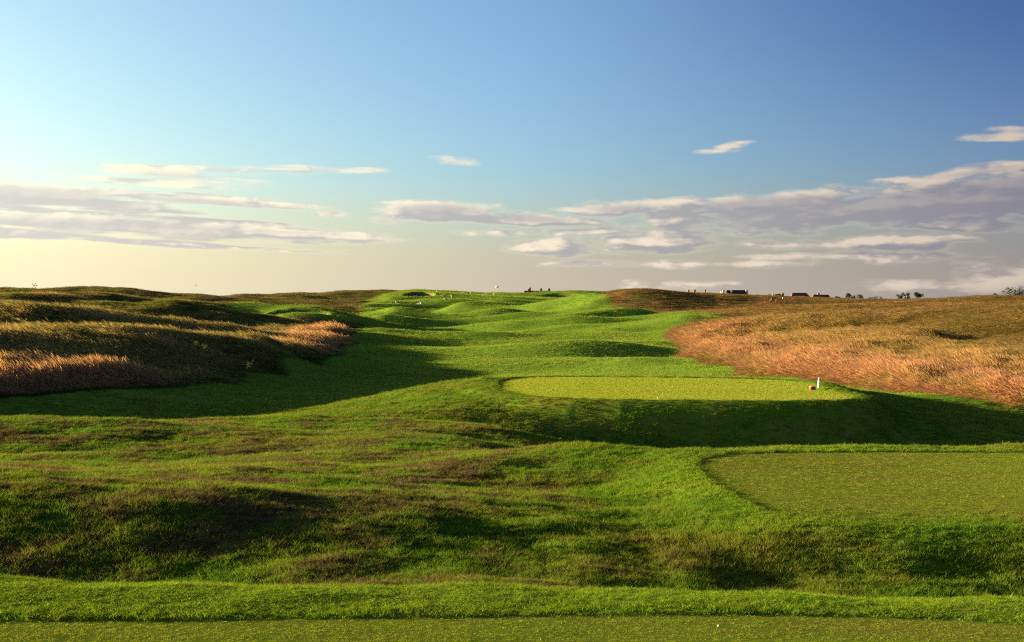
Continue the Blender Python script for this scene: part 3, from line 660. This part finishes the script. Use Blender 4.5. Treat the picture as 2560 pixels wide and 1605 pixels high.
# gulls standing on the fairway
def gull_meshes():
    bm = bmesh.new()
    tube(bm, [(-.26, 0, .16, .012), (-.18, 0, .185, .04), (-.08, 0, .20, .07), (.04, 0, .215, .085), (.12, 0, .25, .07), (.165, 0, .31, .045), (.185, 0, .355, .043), (.205, 0, .375, .034), (.225, 0, .372, .016)], 10)
    body = bm
    wing = bmesh.new()
    for s in (-1, 1): tube(wing, [(.08, s * .075, .235, .02), (-.04, s * .085, .225, .035), (-.18, s * .055, .20, .022), (-.30, s * .02, .18, .006)], 8)
    bk = bmesh.new(); tube(bk, [(.222, 0, .370, .011), (.262, 0, .364, .008), (.28, 0, .355, .003)], 6)
    lg = []
    for s in (-1, 1):
        q = bmesh.new(); tube(q, [(0, s * .03, .0, .008), (.005, s * .03, .07, .006), (-.005, s * .032, .15, .01)], 6); box(q, -.01, .06, s * .03 - .02, s * .03 + .02, 0, .008); lg.append(q)
    return body, wing, bk, lg
body, wing, bk, lg = gull_meshes()
proto = [('body', body, feather), ('wing', wing, grey_f), ('beak', bk, beak), ('leg', lg[0], beak), ('leg', lg[1], beak)]
gm = []
for nm, bm, ma in proto:
    me = bpy.data.meshes.new('gull_' + nm); bmesh.ops.recalc_face_normals(bm, faces=bm.faces); bm.to_mesh(me); bm.free(); me.materials.append(ma)
    for p in me.polygons: p.use_smooth = True
    gm.append((nm, me))
GULLS = [(992, 759, 'white gull alone on the fairway left of and below the bunker bank', 200), (1046, 763, 'left gull of the close pair below the left bunker', -20), (1053, 762, 'right gull of the close pair below the left bunker', 160),
         (1050, 752.5, 'gull just under the lip of the bunker left of the green', 30), (1107, 741.5, 'gull on the slope right of the left bunker, nearest to it', 10), (1130, 744, 'gull right of the left bunker, lower of two on the slope', 170),
         (1113, 752, 'large white gull at the edge of the shaded hollow before the green', 190), (1209, 741, 'lone gull on the green slope left below the flagstick', 0),
         (1091.5, 730, 'gull standing on the skyline above the left bunker', 90), (1158, 733, 'gull on the skyline left of the flagstick, second from the bunker', 0), (1178, 733, 'gull on the skyline between bunker and flagstick, third along', 180),
         (1216, 734, 'gull on the skyline, nearest to the flagstick on its left', 10), (1236, 735, 'gull low on the skyline just beside the flagstick', 170)]
for px, py, lb, a in GULLS:
    x, y, z = hit(px, py, 150, 262)
    t = tag(empty('gull', (x, y, z - .005), math.radians(a)), lb, 'gull', 'gulls standing on the far fairway'); t.scale = (1.25,) * 3
    for nm, me in gm:
        c_ = bpy.data.objects.new(nm, me); C.objects.link(c_); c_.parent = t
# a bird in the air over the left dunes
Y = 150.0; t = tag(empty('flying_bird', ((489 - 1280) * Y / FPX, Y, ZC + (HOR - 713) * Y / FPX), .4), 'tiny dark bird flying over the left dunes', 'bird')
bm = bmesh.new(); tube(bm, [(-.16, 0, 0, .008), (-.08, 0, .0, .03), (.05, 0, .01, .045), (.12, 0, .02, .03), (.17, 0, .015, .006)], 8); mesh_obj('body', bm, grey_f, t, True)
for s in (-1, 1):
    bm = bmesh.new(); tube(bm, [(.03, s * .03, .02, .03), (.04, s * .20, .12, .022), (-.02, s * .42, .10, .006)], 6); mesh_obj('wing', bm, grey_f, t, True)

# benches on the right dunes and a post next to them
def bench(px, py, a, w, back, lb):
    x, y, z = hit(px, py, 110, 180); t = tag(empty('bench', (x, y, z - .03), math.radians(a)), lb, 'bench', 'benches on the right dunes')
    for i in range(4):
        bm = bmesh.new(); box(bm, -w / 2, w / 2, -.24 + i * .125, -.24 + i * .125 + .105, .43, .465, .006); mesh_obj('seat_slat', bm, dark_wood, t)
    for sx_ in (-1, 1):
        for sy_ in (-1, 1):
            bm = bmesh.new(); xx = sx_ * (w / 2 - .06); yy = sy_ * .2
            box(bm, xx - .04, xx + .04, yy - .04, yy + .04, 0, .428 if not (back and sy_ > 0) else .92, .006); mesh_obj('leg', bm, dark_wood, t)
        if back:
            bm = bmesh.new(); xx = sx_ * (w / 2 - .06); box(bm, xx - .045, xx + .045, -.26, .16, .64, .69, .006); mesh_obj('armrest', bm, dark_wood, t)
            bm = bmesh.new(); box(bm, xx - .035, xx + .035, -.24, -.17, .466, .639, .005); mesh_obj('armrest_support', bm, dark_wood, t)
    if back:
        for z0, z1 in ((.84, .95), (.70, .78), (.56, .64)):
            bm = bmesh.new(); box(bm, -w / 2 + .02, w / 2 - .02, .242, .275, z0, z1, .006); mesh_obj('back_slat', bm, dark_wood, t)
bench(1921, 760, 8, 1.0, False, 'low dark wooden bench without a back, left of its pair')
bench(1934, 759, 196, 1.0, True, 'dark wooden bench with slatted back on the right dunes')
x, y, z = hit(1957, 759, 110, 180); t = tag(empty('ball_washer', (x, y, z - .03)), 'thin post with a white top right of the benches', 'post')
bm = bmesh.new(); tube(bm, [(0, 0, 0, .03), (0, 0, .7, .03)], 8); mesh_obj('post', bm, dark_wood, t)
bm = bmesh.new(); tube(bm, [(0, 0, .70, .06), (0, 0, .74, .10), (0, 0, .85, .10), (0, 0, .90, .05)], 12); mesh_obj('head', bm, white, t, True)
x, y, z = hit(1965, 759, 110, 180); bm = bmesh.new(); tube(bm, [(0, 0, 0, .045), (0, 0, .5, .045), (0, 0, .85, .04)], 8)
o = mesh_obj('wooden_post', bm, dark_wood); o.location = (x, y, z - .03); tag(o, 'plain dark wooden post farthest right of the benches', 'post')
x, y, z = hit(2217, 745.5, 150, 200); bm = bmesh.new(); tube(bm, [(0, 0, 0, .06), (0, 0, .4, .06), (0, 0, .62, .05)], 8)
o = mesh_obj('marker_post', bm, white); o.location = (x, y, z - .02); tag(o, 'distant white post on the skyline right of the hazy hedge', 'post')

# houses behind the course
def house(x0p, x1p, ridge_py, Y, hip, roof_m, wall_m, stacks, lb, stack_m, depth=8.0, pitch=.8):
    if x0p > 1600: ridge_py -= 3; stacks = [(a_, t_ - (6 if x0p < 1720 else 3), w_, d_) for a_, t_, w_, d_ in stacks]
    x0, x1 = (x0p - 1280) * Y / FPX, (x1p - 1280) * Y / FPX; w = (x1 - x0); cx = (x0 + x1) / 2
    zr = ZC + (HOR - ridge_py) * Y / FPX; zg = float(hz(cx, Y)); ze = max(zr - depth / 2 * pitch, zg + 2.2) - zg; zr -= zg
    t = tag(empty('house', (cx, Y, zg)), lb, 'house', 'houses beyond the course')
    bm = bmesh.new(); box(bm, -w / 2 + .35, w / 2 - .35, -depth / 2 + .35, depth / 2 - .35, -.3, ze + .02); wl = mesh_obj('wall', bm, wall_m, t)
    nw = max(2, int(w / 3))
    for i in range(nw):
        xx = -w / 2 + w * (i + .5) / nw
        bm = bmesh.new(); box(bm, xx - .5, xx + .5, -depth / 2 + .31, -depth / 2 + .347, ze - 1.9, ze - .7); wn = mesh_obj('window', bm, render_w, t)
        bm = bmesh.new(); box(bm, xx - .42, xx + .42, -depth / 2 + .295, -depth / 2 + .308, ze - 1.82, ze - .78); mesh_obj('pane', bm, glass, wn)
    bm = bmesh.new(); h = hip
    vs = [bm.verts.new(c_) for c_ in ((-w / 2, -depth / 2, ze), (w / 2, -depth / 2, ze), (w / 2, depth / 2, ze), (-w / 2, depth / 2, ze), (-w / 2 + h, 0, zr), (w / 2 - h, 0, zr))]
    for f_ in ((0, 1, 5, 4), (2, 3, 4, 5), (1, 2, 5), (3, 0, 4), (3, 2, 1, 0)): bm.faces.new([vs[i] for i in f_])
    rf = mesh_obj('roof', bm, roof_m, t)
    bm = bmesh.new(); tube(bm, [(-w / 2 + h, 0, zr + .02, .12), (w / 2 - h, 0, zr + .02, .12)], 6); mesh_obj('ridge_tiles', bm, roof_m, t)
    for px, top, wp, yy in stacks:
        sx_ = (px - 1280) * Y / FPX - cx; sw = wp * Y / FPX / 2; zt = ZC + (HOR - top) * Y / FPX - zg
        bm = bmesh.new(); box(bm, sx_ - sw, sx_ + sw, yy - .4, yy + .4, ze - .5, zt - .45); box(bm, sx_ - sw - .07, sx_ + sw + .07, yy - .47, yy + .47, zt - .449, zt - .30)
        ch = mesh_obj('chimney', bm, stack_m, t)
        for q in ((-.5, .5) if sw > .28 else (0,)):
            bm = bmesh.new(); tube(bm, [(sx_ + q * sw, yy, zt - .299, .13), (sx_ + q * sw, yy, zt, .10)], 8); mesh_obj('chimney_pot', bm, pot, ch)
house(1303, 1386, 727.5, 440, 1.2, tile, brick, [(1322, 720, 3.5, -.6), (1325.5, 717, 3.5, .8), (1353, 719.5, 4.5, 0), (1372.5, 720, 5, 0)], 'brick house with four tall chimneys behind the green, right of the flagstick', brick)
house(1808, 1872, 729, 440, 1.4, slate, render_w, [(1809, 727, 4.5, 0), (1828.5, 727, 4, -.5), (1867.5, 727, 5, 0), (1803.5, 730, 2.5, 0)], 'white house with slate roof and white chimneys behind the right hill', render_w)
house(1712, 1772, 738, 450, 1.4, tile, brick, [(1721.5, 728.5, 3.5, 0), (1737, 729, 4, 0), (1762.5, 729, 3.5, 0)], 'house hidden behind the right hill with only three small chimneys showing', darkwall)
house(1924, 1966, 739, 460, 2.2, tile, darkwall, [(1932.5, 735, 2.5, 0), (1944.5, 735.5, 2.5, 0), (1949, 735.5, 3, 0), (1957, 735, 5, 0)], 'dark house with four stubby chimneys left of the broad red-brown roof', darkwall)
house(1966, 2032, 736, 430, 2.2, tile, brick, [], 'house with a broad red-brown hipped roof and no chimney', brick)
house(2024, 2080, 740.5, 445, 1.2, tile, darkwall, [(2035, 736, 2.5, 0), (2046.5, 734.5, 4, 0)], 'low dark house with two chimneys right of the broad red-brown roof', darkwall)

# trees
def leaf_mat(name, col):
    m, b = mat(name); ge = b.new('ShaderNodeNewGeometry'); n = b.noise(ge.outputs['Position'], 1.3, 3, .6)
    c_ = b.mix(b.ss(n, .3, .7), tuple(q * .7 for q in col), tuple(q * 1.3 for q in col))
    d = b.new('ShaderNodeBsdfDiffuse'); b.l.new(c_, d.inputs[0]); t = b.new('ShaderNodeBsdfTranslucent'); b.l.new(c_, t.inputs[0])
    ms = b.new('ShaderNodeMixShader'); ms.inputs[0].default_value = .25; b.l.new(d.outputs[0], ms.inputs[1]); b.l.new(t.outputs[0], ms.inputs[2]); finish(b, ms.outputs[0]); return m
leaf_d, leaf_g = leaf_mat('dark_leaves', (.030, .040, .015)), leaf_mat('grey_leaves', (.075, .085, .055))
def tree(px, top, wpx, Y, lb, leaf, skew=0.0, flat=1.0, lumps=9, nleaf=900):
    X = (px - 1280) * Y / FPX; zg = float(hz(X, Y)); H = ZC + (HOR - top) * Y / FPX - zg; w = wpx * Y / FPX
    t = tag(empty('tree', (X, Y, zg)), lb, 'tree', 'trees on the skyline beyond the course'); r = random.Random(int(px))
    bm = bmesh.new(); tr = .03 * H + .06
    tube(bm, [(0, 0, -.3, tr * 1.3), (skew * .1, 0, H * .3, tr), (skew * .3, 0, H * .55, tr * .6), (skew * .5, 0, H * .8, tr * .25)], 7)
    cen = []
    for i in range(lumps):
        a = r.uniform(0, 6.28); rr = w * .36 * math.sqrt(r.random()); zc = H * r.uniform(.5, .86) if flat >= 1 else H * r.uniform(.72, .9)
        cx_, cy_ = rr * math.cos(a) + skew * (zc / H) , rr * math.sin(a) * .8; R_ = w * r.uniform(.13, .24)
        R_ = min(R_, (H - zc)); cen.append((cx_, cy_, zc, max(R_, .3)))
        tube(bm, [(skew * .15, 0, H * .38, tr * .45), (cx_ * .55, cy_ * .55, (H * .42 + zc) / 2, tr * .3), (cx_, cy_, zc, tr * .1)], 5)
    mesh_obj('trunk', bm, bark, t, True)
    vs, fs = [], []
    for i in range(nleaf):
        cx_, cy_, zc, R_ = r.choice(cen); d = Vector((r.gauss(0, 1), r.gauss(0, 1), r.gauss(0, 1))).normalized() * (R_ * r.uniform(.45, 1.08))
        p = Vector((cx_, cy_, zc)) + Vector((d.x, d.y, d.z * .85)); u = Vector((r.gauss(0, 1), r.gauss(0, 1), r.gauss(0, 1))).normalized(); v = u.orthogonal().normalized()
        s = r.uniform(.10, .22) * (.6 + w * .07); k = len(vs); vs += [p - u * s, p + v * s * .6, p + u * s, p - v * s * .6]; fs.append((k, k + 1, k + 2, k + 3))
    me = bpy.data.meshes.new('crown'); me.from_pydata([tuple(q) for q in vs], [], fs); me.materials.append(leaf)
    o = bpy.data.objects.new('crown', me); C.objects.link(o); o.parent = t
TREES = [(1904, 735, 26, 455, 'low bushy tree between the white house and the dark house', leaf_g, 0), (1921, 733, 18, 470, 'small round tree touching the left end of the dark house', leaf_g, 0),
         (2078, 741.5, 10, 440, 'tiny dark bush at the right end of the low dark house', leaf_d, 0), (2093, 738, 15, 440, 'small dark tree standing alone right of the houses', leaf_d, 0),
         (2122, 731, 18, 430, 'tallest spiky dark tree of the clump in mid right skyline', leaf_d, 0), (2136, 735.5, 16, 432, 'dark tree in the middle of the clump, right of the spiky one', leaf_d, 0), (2153, 735.5, 22, 436, 'rounded dark tree at the right end of the clump', leaf_d, 0),
         (2182, 739, 34, 470, 'grey-green hazy hedge-like tree right of the dark clump', leaf_g, 0), (2205, 741, 20, 468, 'low grey-green bush at the right end of the hazy hedge', leaf_g, 0),
         (2253, 729, 20, 400, 'upright dark tree, left one of the isolated pair', leaf_d, 0), (2268, 730, 18, 404, 'dense dark tree in the middle of the isolated clump', leaf_d, 0), (2291, 731, 30, 400, 'wind-swept flat-topped dark tree right of the isolated pair', leaf_d, .8),
         (2484, 728, 22, 420, 'faint low tree behind the hill crest, left of the big dark tree', leaf_g, 0), (2503, 729.5, 18, 420, 'faint bush touching the left side of the big dark tree', leaf_g, 0), (2538, 717, 56, 380, 'big dark tree at the far right edge of the skyline', leaf_d, 0)]
for px, top, wp, Y, lb, lf, sk in TREES: tree(px, top - 2, wp * 1.2, Y, lb, lf, sk, .5 if sk else 1.0)

# a tall weed on the left skyline and ragwort on the dune
def weed(x, y, z, H, n, lb, flower):
    t = tag(empty('wild_plant', (x, y, z - .02)), lb, 'plant'); r = random.Random(int(x * 10))
    st, hd = bmesh.new(), bmesh.new()
    tube(st, [(0, 0, 0, .02), (.02, 0, H * .5, .014), (.0, 0, H, .006)], 6)
    for i in range(n):
        a = r.uniform(0, 6.28); z0 = H * r.uniform(.3, .85); L = H * r.uniform(.15, .38); ex, ey, ez = math.cos(a) * L * .8, math.sin(a) * L * .8, z0 + L * .7
        tube(st, [(0.01, 0, z0, .008), (ex * .6, ey * .6, z0 + L * .3, .006), (ex, ey, ez, .004)], 5)
        for k in range(3): 
            q = bmesh.ops.create_icosphere(hd, subdivisions=1, radius=r.uniform(.025, .05)); bmesh.ops.translate(hd, verts=q['verts'], vec=(ex + r.uniform(-.05, .05), ey + r.uniform(-.05, .05), ez + r.uniform(-.02, .06)))
    mesh_obj('stem', st, stemg, t); mesh_obj('flower_head', hd, flower, t)
Y = 171.0; X = (87 - 1280) * Y / FPX; weed(X, Y, float(hz(X, Y)), 1.35, 16, 'tall branching weed sticking up on the left skyline', stemg)
for px, py, lb in ((492, 878, 'yellow ragwort plant in the dark dune grass, left one'), (512, 888, 'yellow ragwort plant in the dark dune grass, middle one'), (625, 930, 'yellow-green plant at the foot of the left dune by the fairway')):
    x, y, z = hit(px, py, 48, 80); weed(x, y, z, .55, 10, lb, yellow)
